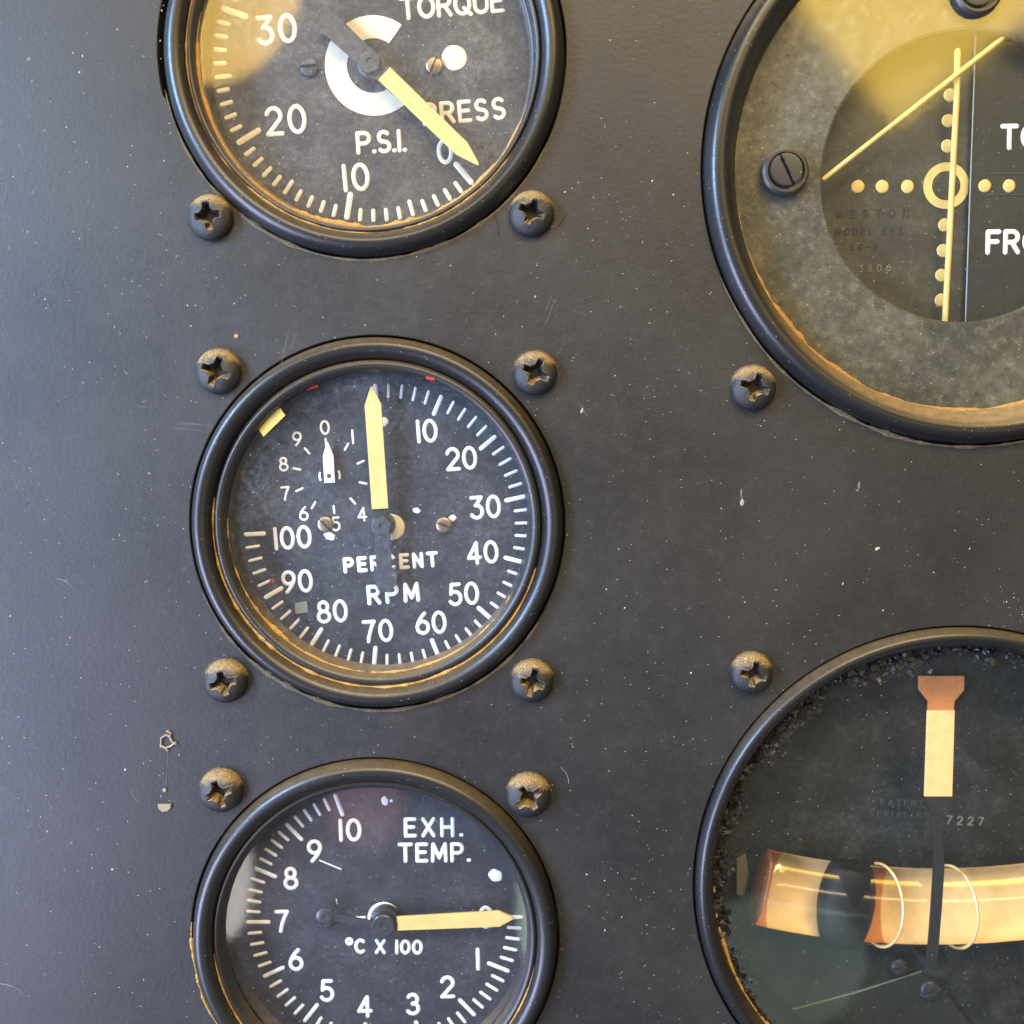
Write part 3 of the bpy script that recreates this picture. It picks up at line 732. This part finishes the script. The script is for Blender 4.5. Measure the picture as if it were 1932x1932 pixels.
dl = lambda px, py, z: tuple(Vector(g.L(px, py, z)) - Vector((wc[0], wc[1], 0)))
cr = M['cream']; k = g.kz(zd)
for x, y in ((984, 1064), (1123, 1064), (1267, 1064), (1510, 542), (1500, 688), (1495, 833), (1478, 1283), (1470, 1430), (1462, 1570), (1458, 1712)):
    o = blob('course_dot', g, *cx4(x, y), 12.3, zd, cr, dial, wob=.02); o.location = tuple(c * MM for c in dl(*cx4(x, y), zd))
o = obj('centre_ring', sector(27 * k, 43 * k, 0, 360, 0, .12, 60), cr, dial, dl(*cx4(1487, 1060), zd))
zpl = zd + .9   # smooth right-hand plate carrying the TO / FROM lettering
pe = [g.L(*cx4(x, y), zpl)[:2] for x, y in ((1656, 200), (1597, 1870))]
pl_poly = list(pe) + [(wc[0] + (rw + .6) * math.cos(math.radians(q)), wc[1] + (rw + .6) * math.sin(math.radians(q))) for q in range(-81, 80, 8)]
plate = obj('flag_plate', prism(pl_poly, zd - .2, zpl), M['plate'], g.root)
pr = [Vector((*p, zpl)) for p in pe]
obj('plate_edge', stroke_mesh([[p[:2] for p in pr]], .26, .12), M['blue'], plate, (0, 0, zpl))
for x, y in ((1708, 1060), (1847, 1060), (1988, 1058)): blob('course_dot', g, *cx4(x, y), 12, zpl, cr, plate, wob=.02)
def ctext(t, x, y, h, w, z, mat, par, name='lettering', rot=0, off=(0, 0), **kw):
    return g.text(name, t, *cx4(x, y), h * .3307, w * .3307, z, mat, par, rot, **kw)
ctext('TO', 1912, 780, 146, 27, zpl, w_, plate, rot=1, gap=.32)
ctext('FROM', 1938, 1378, 144, 28, zpl, w_, plate, rot=1, gap=.33)
for y in (992, 1113):
    a_, b_ = g.L(*cx4(1712, y), zpl), g.L(*cx4(2150, y - 4), zpl)
    obj('slot_edge', stroke_mesh([[(a_[0], a_[1]), (b_[0], b_[1])]], .22, .12), M['faint'], plate, (0, 0, zpl))
for t, x, y, h, w, wd in (('WESTON', 1062, 1220, 54, 13, 425), ('MODEL 593', 1045, 1320, 48, 12, 395), ('SG-Y', 1015, 1410, 48, 12, 165)):
    o = ctext(t, x, y, h, w, zd, M['etched'], dial, rot=1, width=wd * .3307, relief=.06); o.location = tuple(c * MM for c in dl(*cx4(x, y), zd))
o = ctext('3806', 1080, 1530, 42, 6, zd, M['faint_light'], dial, rot=2, width=185 * .3307, relief=.06); o.location = tuple(c * MM for c in dl(*cx4(1080, 1530), zd))
zn = zd + 2.3
def rod(g, pts, wpx, z, mat, parent, name, h=.45):
    kk = g.kz(z); st = [g.L(*p, z)[:2] for p in pts]
    return obj(name, stroke_mesh([st], wpx * kk, h), mat, parent, (0, 0, z))
rod(g, [cx4(1553, 295), cx4(1548, 560), cx4(1522, 1050), cx4(1502, 1450), cx4(1480, 1850)], 11.8, zn, cr, g.root, 'course_needle')
rod(g, [cx4(790, 1022), cx4(1300, 620), cx4(1810, 218)], 10, zn + .9, cr, g.root, 'glide_needle')
# slotted screws with collars on the mask
def collar_screw(px, py, R, a):
    kk = g.kz(0); x, y, _ = g.L(px, py, zm)
    c_ = obj('mask_screw', lathe([(R * kk * 1.04, zm + .6), (R * kk, zm + 1.6), (R * kk * .9, zm + 1.95), (R * kk * .80, zm + 1.95), (R * kk * .74, zm + 1.5), (R * kk * .2, zm + 1.5)], 56, 35), M['brown'], g.root, (x, y, 0))
    x2, y2, _ = g.L(px + 3, py - 5, zm + 1)
    obj('screw_head', head_mesh(R * .70 * kk, .55, slot(.6, .10, a), 96, 30, .45), M['brown'], c_, (x2 - x, y2 - y, zm + 1.8))
collar_screw(*cx4(557, 992), 44, math.radians(-64)); collar_screw(*cx4(1645, -35), 46, .3)
glass_disc('cover_glass', 461 * g.k, -1.8, -1.3, M['glass_c'], g.root)
dust_arc('groove_dust', g.root, 459.5 * g.k, zm - .05, 170, 330, .75, M['dust'], seed=21, hh=.7)
dust_arc('rim_dust', g.root, 530 * g.k, -.12, 200, 295, .45, M['pale_dust'], seed=22, hh=.12)

# ---------------------------------------------------------------- turn and slip indicator
def cx6(x, y): return (1277.8 + x * .3386, 1277.8 + y * .3386)
g = B_; zd = -12.0
flange(g, 485)
bezel(g, 'bezel', [(484, -3.4), (486, -.6), (483, .6), (476, 1.4), (467, 1.5), (459, 1.0), (454, .2), (450, -.7), (447, -1.6), (446, -2.4)], M['black'])
bezel(g, 'seal_seat', [(448, -2.2), (436, -2.7), (424, -3.4), (420, -4.2), (419, -12.5)], M['crumb'], rnd=False)
dial = obj('dial', disc_solid(424 * g.k, zd - .6, zd, 96), M['turn'], g.root)
# crumbled black sealant in the groove
rnd = random.Random(5); vs_, fs = [], []
for i in range(3800):
    a = math.radians(rnd.choice((rnd.uniform(60, 215), rnd.uniform(85, 190), rnd.uniform(95, 165), rnd.uniform(180, 300))))
    thick = 30 if 80 < math.degrees(a) < 195 else 17
    r = (447 - abs(rnd.gauss(0, .6)) * thick * (.75 + .35 * math.sin(a * 11) + .2 * math.sin(a * 23))) * g.k
    s = (rnd.uniform(.35, .85) if i % 4 == 0 else rnd.uniform(.12, .4)) * (1.15 if thick > 20 else .7); z = -2.1 - (447 * g.k - r) * .25 + rnd.uniform(0, .5)
    c = Vector((r * math.cos(a), r * math.sin(a), z)); b0 = len(vs_)
    rot = Matrix.Rotation(rnd.uniform(0, 6.3), 3, Vector((rnd.gauss(0, 1), rnd.gauss(0, 1), rnd.gauss(0, 1))).normalized())
    for sx in (-1, 1):
        for sy in (-1, 1):
            for sz in (-1, 1):
                q = rot @ Vector((sx * s * rnd.uniform(.3, 1), sy * s * rnd.uniform(.3, .8), sz * s * rnd.uniform(.25, .7))); vs_.append(tuple(c + q))
    for f in ((0, 1, 3, 2), (4, 6, 7, 5), (0, 4, 5, 1), (2, 3, 7, 6), (0, 2, 6, 4), (1, 5, 7, 3)): fs.append(tuple(b0 + q for q in f))
obj('crumbled_sealant', mesh_from('crumbs', vs_, fs), M['crumb'], g.root, kind='stuff')
# index and turn needle
zi = zd + .8
idx = [(1342, -10), (1597, -10), (1595, 68), (1539, 130), (1537, 192), (1392, 192), (1394, 130), (1342, 66)]
obj('index_mark', prism([g.L(*cx6(x, y), zi)[:2] for x, y in idx], zi, zi + .3, .06), M['orange'], g.root)
zt = zd + 8.9
stem = [(1378, 660), (1533, 660), (1500, 710), (1478, 760), (1476, 860), (1490, 1060), (1474, 1300), (1456, 1520), (1440, 1655), (1378, 1655), (1398, 1520), (1415, 1300), (1430, 1060), (1432, 960), (1415, 850), (1408, 710)]
turn = obj('turn_needle', prism([g.L(*cx6(x, y), zt)[:2] for x, y in stem], zt - .5, zt, .06), M['needle'], g.root)
obj('needle_tip', prism([g.L(*cx6(x, y), zt)[:2] for x, y in ((1395, 186), (1546, 186), (1532, 664), (1379, 664))], zt - .4, zt + .1, .08), M['peach'], turn)
# curved liquid tube
ztb = zd + 4.3; kk = g.kz(ztb)
tc = g.L(*cx6(1440, 1280), ztb); RC = 4300 * .3386 * kk; rt = 76 * kk
def tube_pt(xpx):
    x = (xpx - 1440) * .3386 * kk; a = math.asin(x / RC)
    return Vector((tc[0] + x, tc[1] + RC * (1 - math.cos(a)), ztb)), a
def tube_sweep(x0, x1, rad, q0, q1, n=48, m=20, closed=False, zs=.6):
    vs_, fs = [], []
    mm = m if closed else m + 1
    for i in range(n + 1):
        p, a = tube_pt(x0 + (x1 - x0) * i / n); up = Vector((-math.sin(a), math.cos(a), 0))
        r = rad(i / n) if callable(rad) else rad
        for j in range(mm):
            q = math.radians(q0 + (q1 - q0) * j / m); v = p + up * r * math.cos(q) + Vector((0, 0, 1)) * r * zs * math.sin(q); vs_.append(tuple(v))
    for i in range(n):
        for j in range(m):
            j2 = (j + 1) % mm
            fs.append((i * mm + j, (i + 1) * mm + j, (i + 1) * mm + j2, i * mm + j2))
    return mesh_from('tube', vs_, fs, 60)
tub = obj('inclinometer_tube', tube_sweep(540, 2460, rt * .97, 180, 360, zs=.5), M['tubeback'], g.root)
obj('tube_amber_end', tube_sweep(452, 548, rt * .965, 180, 360, 8, zs=.5), M['tubeorange'], tub)
obj('tube_glass', tube_sweep(440, 2460, lambda t: rt * (1 - .25 * max(0, 1 - t * 40) ** 2), 0, 180, 60, 24), M['tube'], tub)
vs_, fs = [], []; pb, ab = tube_pt(935)
ball = bpy.data.meshes.new('ball'); bm = bmesh.new(); bmesh.ops.create_uvsphere(bm, u_segments=40, v_segments=24, radius=1 * MM)
bmesh.ops.scale(bm, vec=(53 * kk, 108 * kk, 42 * kk), verts=bm.verts)
for v_ in bm.verts: v_.co.y = max(-74.5 * kk * MM, min(74.5 * kk * MM, v_.co.y))
bm.to_mesh(ball); bm.free()
ball.polygons.foreach_set('use_smooth', [True] * len(ball.polygons))
obj('slip_ball', ball, M['ball'], tub, tuple(pb + Vector((0, 0, .3))), ab)
# amber stretch of painted backing beside the ball, wires round the tube, end fitting
obj('tube_amber_end', tube_sweep(1030, 1175, rt * .955, 180, 360, 8, zs=.49), M['tubeorange'], tub)
def wire_loop(xpx, skew, name='tube_wire'):
    p, a = tube_pt(xpx); pts = []
    for j in range(29):
        q = math.radians(-20 + 220 * j / 28)
        up = Vector((-math.sin(a), math.cos(a), 0)); al = Vector((math.cos(a), math.sin(a), 0))
        pts.append(p + up * rt * 1.03 * math.cos(q) + Vector((0, 0, 1)) * rt * .63 * math.sin(q) + al * (skew * (math.sin(q) - .5) * kk))
    me = bpy.data.curves.new(name, 'CURVE'); me.dimensions = '3D'; me.bevel_depth = .23 * MM; me.bevel_resolution = 3
    sp = me.splines.new('POLY'); sp.points.add(len(pts) - 1)
    for q, v in zip(sp.points, pts): q.co = (*(v * MM), 1)
    t_ = bpy.data.objects.new('t', me); COL.objects.link(t_)
    dg = bpy.context.evaluated_depsgraph_get(); mm_ = bpy.data.meshes.new_from_object(t_.evaluated_get(dg)); bpy.data.objects.remove(t_)
    mm_.materials.clear(); mm_.polygons.foreach_set('use_smooth', [True] * len(mm_.polygons))
    return obj(name, mm_, M['gold'], tub)
wire_loop(1165, 26); wire_loop(1575, 26)
pe_, ae = tube_pt(425)
obj('tube_end_cap', tube_sweep(436, 458, lambda t: rt * (.02 + .96 * math.sqrt(max(0, 1 - (1 - t) ** 2.6))), 0, 360, 14, 28, True), M['amber_dark'], tub)
obj('end_bracket', prism([g.L(*cx6(x, y), zd + 2)[:2] for x, y in ((330, 1010), (385, 985), (400, 1100), (372, 1225), (330, 1210))], zd, zd + 2, .1), M['brass'], tub)
# lower fittings
low = [(600, 1862), (1360, 1640), (1500, 1760), (1760, 2100), (1500, 2250), (1000, 2250), (700, 2100)]
lp = obj('lower_plate', prism([g.L(*cx6(x, y), zd + .6)[:2] for x, y in low], zd + .05, zd + .6, .1), M['plate'], g.root)
o = rod(g, [cx6(600, 1862), cx6(1000, 1755), cx6(1362, 1638)], 2.2, zd + .6, M['faint_light'], g.root, 'plate_trim', .15)
def small_screw(x, y, R, mat, a): 
    kz_ = g.kz(zd + 1); obj('face_screw', head_mesh(R * kz_, 1.1, slot(.5, .15, a), 64, 24, .5), mat, g.root, g.L(*cx6(x, y), zd + .5))
small_screw(1235, 1605, 17, M['hub'], .3); small_screw(1405, 1738, 20, M['hub'], .45)
pivot = obj('needle_pivot', lathe([(8 * kk, zd), (8 * kk, zd + 7.6), (6 * kk, zd + 8.2), (.01, zd + 8.3)], 40, 35), M['needle'], g.root, (*g.L(*cx6(1412, 1625), zd + 8)[:2], 0))
def btext(t, x, y, h, w, wd, mat, rot=0):
    g.text('lettering', t, *cx6(x, y), h * .3386, w * .3386, zd, mat, dial, rot, width=wd * .3386, relief=.05)
btext('7227', 1605, 800, 52, 8, 210, M['faint_light'], -3); btext('PATENT', 1255, 700, 40, 6, 240, M['faint'], -2); btext('SERIAL NO', 1240, 765, 36, 6, 330, M['faint'], -2)
glass_disc('cover_glass', 449 * g.k, -2.2, -1.9, M['glass_b'], g.root)
dust_arc('groove_dust', g.root, 447 * g.k, -1.7, 175, 300, .8, M['dust'], seed=31, hh=.6)

# ================================================================== PANEL SCREWS
scr = [(395, 409, 43, 8, 'lower left corner of the torque gauge'), (1003, 402, 43, -22, 'lower right corner of the torque gauge'),
       (410, 701, 43, -20, 'upper left corner of the RPM gauge'), (1010, 704, 42, -25, 'upper right corner of the RPM gauge'),
       (424, 1287, 41.5, 14, 'lower left corner of the RPM gauge'), (1004, 1287, 41, -14, 'lower right corner of the RPM gauge'),
       (415, 1494, 41.5, 18, 'upper left corner of the exhaust temperature gauge'), (997, 1503, 42.5, 35, 'upper right corner of the exhaust temperature gauge'),
       (1423, 732, 43, -18, 'lower left edge of the course indicator'), (1420, 1272, 40, -12, 'upper left edge of the turn indicator')]
for i, (px, py, R, rot, where) in enumerate(scr):
    x, y = P(px, py, 1.0); kk = K(px, py, .6)
    me = head_mesh(R * kk, 2.3, phillips(2.1, i + 3)); me.materials.append(M['screw'])
    o = obj('panel_screw', me, None)
    top(o, (x, y, 0.03), 'dusty black cross-head screw at the ' + where, 'screw', 'cross-head screws holding the instruments', rz=math.radians(rot))
    dust_arc('ledge_dust', o, R * kk * 1.02, -.08, 10 - rot, 175 - rot, .20, M['pale_dust'], 60, 50 + i, .14)

# ================================================================== DUST, LINT, SCRATCHES, GLUE
discs = [(T_.c, 383 * T_.k), (Rg.c, 356 * Rg.k), (E_.c, 349 * E_.k), (C_.c, 529 * C_.k), (B_.c, 491 * B_.k)] + [(P(s[0], s[1]), 3.7) for s in scr]
def on_panel(x, y): return all((x - c[0]) ** 2 + (y - c[1]) ** 2 > r * r for c, r in discs)
rnd = random.Random(11); vs_, fs = [], []; cnt = 0
cl = [(rnd.uniform(-80, 80), rnd.uniform(-80, 80), rnd.uniform(3, 12)) for _ in range(26)]
while cnt < 3000:
    if rnd.random() < .3:
        c = rnd.choice(cl); x, y = rnd.gauss(c[0], c[2]), rnd.gauss(c[1], c[2])
    else: x, y = rnd.uniform(-100, 110), rnd.uniform(-95, 100)
    if not on_panel(x, y): continue
    s = .035 + .05 * rnd.random() ** 2 + (.13 * rnd.random() if rnd.random() < .14 else 0); a = rnd.uniform(0, 6.3); el = rnd.uniform(.5, 1.6)
    if rnd.random() < .03: s *= .9; el = 3.5
    b0 = len(vs_); h = s * .7
    for q in range(4):
        t = a + q * PI / 2; rr = s * (el if q % 2 == 0 else 1 / max(el, .8)); vs_.append((x + rr * math.cos(t), y + rr * math.sin(t), .004))
    vs_.append((x, y, h)); fs += [(b0 + q, b0 + (q + 1) % 4, b0 + 4) for q in range(4)]; cnt += 1
for px, py, s, el, a in ((1399, 930, .16, 5.5, 1.62), (1400, 948, .30, 1.9, 1.5), (1621, 916, .22, 2.6, 1.5), (1618, 925, .16, 1.5, .4), (1098, 775, .2, 2.4, 1.2), (1655, 1380 * .75, .22, 2.2, .5), (212, 1640, .14, 1.4, .3), (135, 1590, .2, 1.3, .6),
                         (236, 1452, .13, 1.6, 1.1), (1010, 560, .12, 1.5, 1), (755, 690, .14, 1.4, 2), (55, 112, .26, 1.2, .2), (1440, 300, .12, 1.2, 1), (1190, 640, .12, 1.2, 1)):
    x, y = P(px, py); b0 = len(vs_)
    for q in range(8):
        t = q * PI / 4; u, w2 = s * el * math.cos(t) * rnd.uniform(.7, 1.2), s * math.sin(t) * rnd.uniform(.7, 1.2)
        vs_.append((x + u * math.cos(a) - w2 * math.sin(a), y + u * math.sin(a) + w2 * math.cos(a), .003))
    vs_.append((x, y, .06)); fs += [(b0 + q, b0 + (q + 1) % 8, b0 + 8) for q in range(8)]
o = obj('dust_specks', mesh_from('specks', vs_, fs), M['flakes'])
top(o, (0, 0, .02), 'fine pale dust specks scattered over the dark panel', 'dust', kind='stuff')
def curve_pts(p0, bend, n=8):
    (x0, y0), (x1, y1) = p0; mx, my = (x0 + x1) / 2 + bend * (y1 - y0), (y0 + y1) / 2 - bend * (x1 - x0)
    return bez((x0, y0), (mx, my), (x1, y1), n)
def pxl(pts): return [P(*p) for p in pts]
# lint
st = [curve_pts(pxl([a, b]), bd) for a, b, bd in [((249, 1486), (262, 1513), .25), ((0, 1856), (44, 1874), -.2), ((1058, 1448), (1073, 1478), -.25), ((108, 1092), (140, 1112), -.25)]]
v, f = stroke_geo(st, .085, .07); o = obj('lint_fibres', mesh_from('lint', v, f, 60), mat_plain('lint', (.20, .20, .20), .8)); top(o, (0, 0, .02), 'pale lint fibres lying on the left and middle of the panel', 'lint', kind='stuff')
st = [curve_pts(pxl([a, b]), bd) for a, b, bd in [((933, 408), (940, 446), -.15), ((1053, 427), (1069, 403), .08)]]
v, f = stroke_geo(st, .10, .08); o = obj('dark_hairs', mesh_from('hair', v, f, 60), M['etched']); top(o, (0, 0, .02), 'two short dark hairs beside the screw right of the torque gauge', 'hair', kind='stuff')
# scratches: fine pale strokes
st = []
for (x0, y0, x1, y1, n, sp_) in ((430, 640, 415, 690, 0, 0), (533, 615, 517, 690, 2, 9), (565, 610, 550, 660, 2, 8), (1060, 660, 1035, 700, 3, 12), (1085, 760, 1110, 800, 1, 8), (1055, 545, 1030, 610, 2, 9),
                            (1050, 910, 1052, 960, 3, 4), (330, 800, 395, 806, 5, 8), (680, 1408, 672, 1435, 1, 3), (60, 830, 240, 800, 2, 10), (100, 1895, 300, 1935, 1, 4), (1620, 1060, 1650, 1048, 2, 5), (1605, 1040, 1608, 1075, 1, 3)):
    for q in range(n):
        ox, oy = rnd.gauss(0, sp_), rnd.gauss(0, sp_); t0, t1 = rnd.uniform(0, .4), rnd.uniform(.6, 1)
        st.append(curve_pts(pxl([(x0 + (x1 - x0) * t0 + ox, y0 + (y1 - y0) * t0 + oy), (x0 + (x1 - x0) * t1 + ox, y0 + (y1 - y0) * t1 + oy)]), rnd.uniform(-.06, .06)))
for gg, R_, n_, lo, hi in ((Rg, 357, 150, 20, 220), (Rg, 360, 60, 225, 320), (T_, 386, 60, 200, 330), (E_, 350, 70, 50, 200), (C_, 532, 40, 190, 280)):
    for _ in range(n_):
        a = math.radians(rnd.uniform(lo, hi)); rr = R_ * gg.k + abs(rnd.gauss(0, 1.4)) + .15
        x, y = gg.c[0] + rr * math.cos(a), gg.c[1] + rr * math.sin(a)
        if not on_panel(x, y): continue
        b = rnd.choice((PI / 2 + rnd.gauss(-.25, .2), rnd.gauss(0, .3), a + PI / 2)); L_ = rnd.uniform(.12, .9)
        st.append([(x, y), (x + L_ * math.cos(b), y + L_ * math.sin(b))])
c0 = P(392, 410)
for rr, a0, a1 in ((4.25, 150, 265), (4.5, 160, 250), (3.95, 170, 300)):
    st.append([(c0[0] + rr * math.cos(math.radians(a0 + (a1 - a0) * i / 16)), c0[1] + rr * math.sin(math.radians(a0 + (a1 - a0) * i / 16))) for i in range(17)])
v, f = stroke_geo(st, .075, .012); o = obj('scratches', mesh_from('scratch', v, f, 60), M['scratch']); top(o, (0, 0, .012), 'fine pale scratches in the panel paint around the gauges', 'scratches', kind='stuff')
# dried glue with a runnel
gr = thing('dried_glue', (*P(316, 1396), 0), 'dried amber glue blob with a thin runnel, left of the RPM and exhaust gauges', 'glue')
c0 = P(316, 1396); rel = lambda px, py: (P(px, py)[0] - c0[0], P(px, py)[1] - c0[1])
v, f = stroke_geo([[rel(*q) for q in pl] for pl in ([(304, 1408), (305, 1392), (314, 1386), (321, 1390)], [(316, 1379), (323, 1384), (320, 1390)], [(304, 1406), (312, 1411), (322, 1408), (331, 1401)], [(322, 1392), (325, 1399), (332, 1403)], [(313, 1411), (317, 1416)])], .36, .35)
obj('glue_blob', mesh_from('glue', v, f, 60), M['resin'], gr)
v, f = stroke_geo([curve_pts([rel(318, 1414), rel(315, 1482)], .02)], .13, .06); obj('runnel', mesh_from('run', v, f, 60), M['scratch'], gr)
poly = [rel(298, 1516), rel(324, 1516), rel(323, 1524), rel(317, 1530), rel(307, 1531), rel(300, 1525)]
obj('glue_flake', prism(poly, 0.01, .3, .08), M['resin'], gr)
blobm = [rel(311 + 4 * math.cos(q), 1490 + 4 * math.sin(q)) for q in [i * PI / 4 for i in range(8)]]
obj('glue_flake', prism(blobm, 0.01, .25, .06), M['resin'], gr)
# rust-coloured paint chip
chip = obj('rust_chip', prism([(.32 * math.cos(q) * 1.1, .32 * math.sin(q)) for q in [i * PI / 5 for i in range(10)]], 0, .12, .04), mat_plain('rust', (.35, .16, .07), .8))
top(chip, (*P(446, 634), .01), 'tiny rust-coloured chip above the upper left screw of the RPM gauge', 'paint chip')
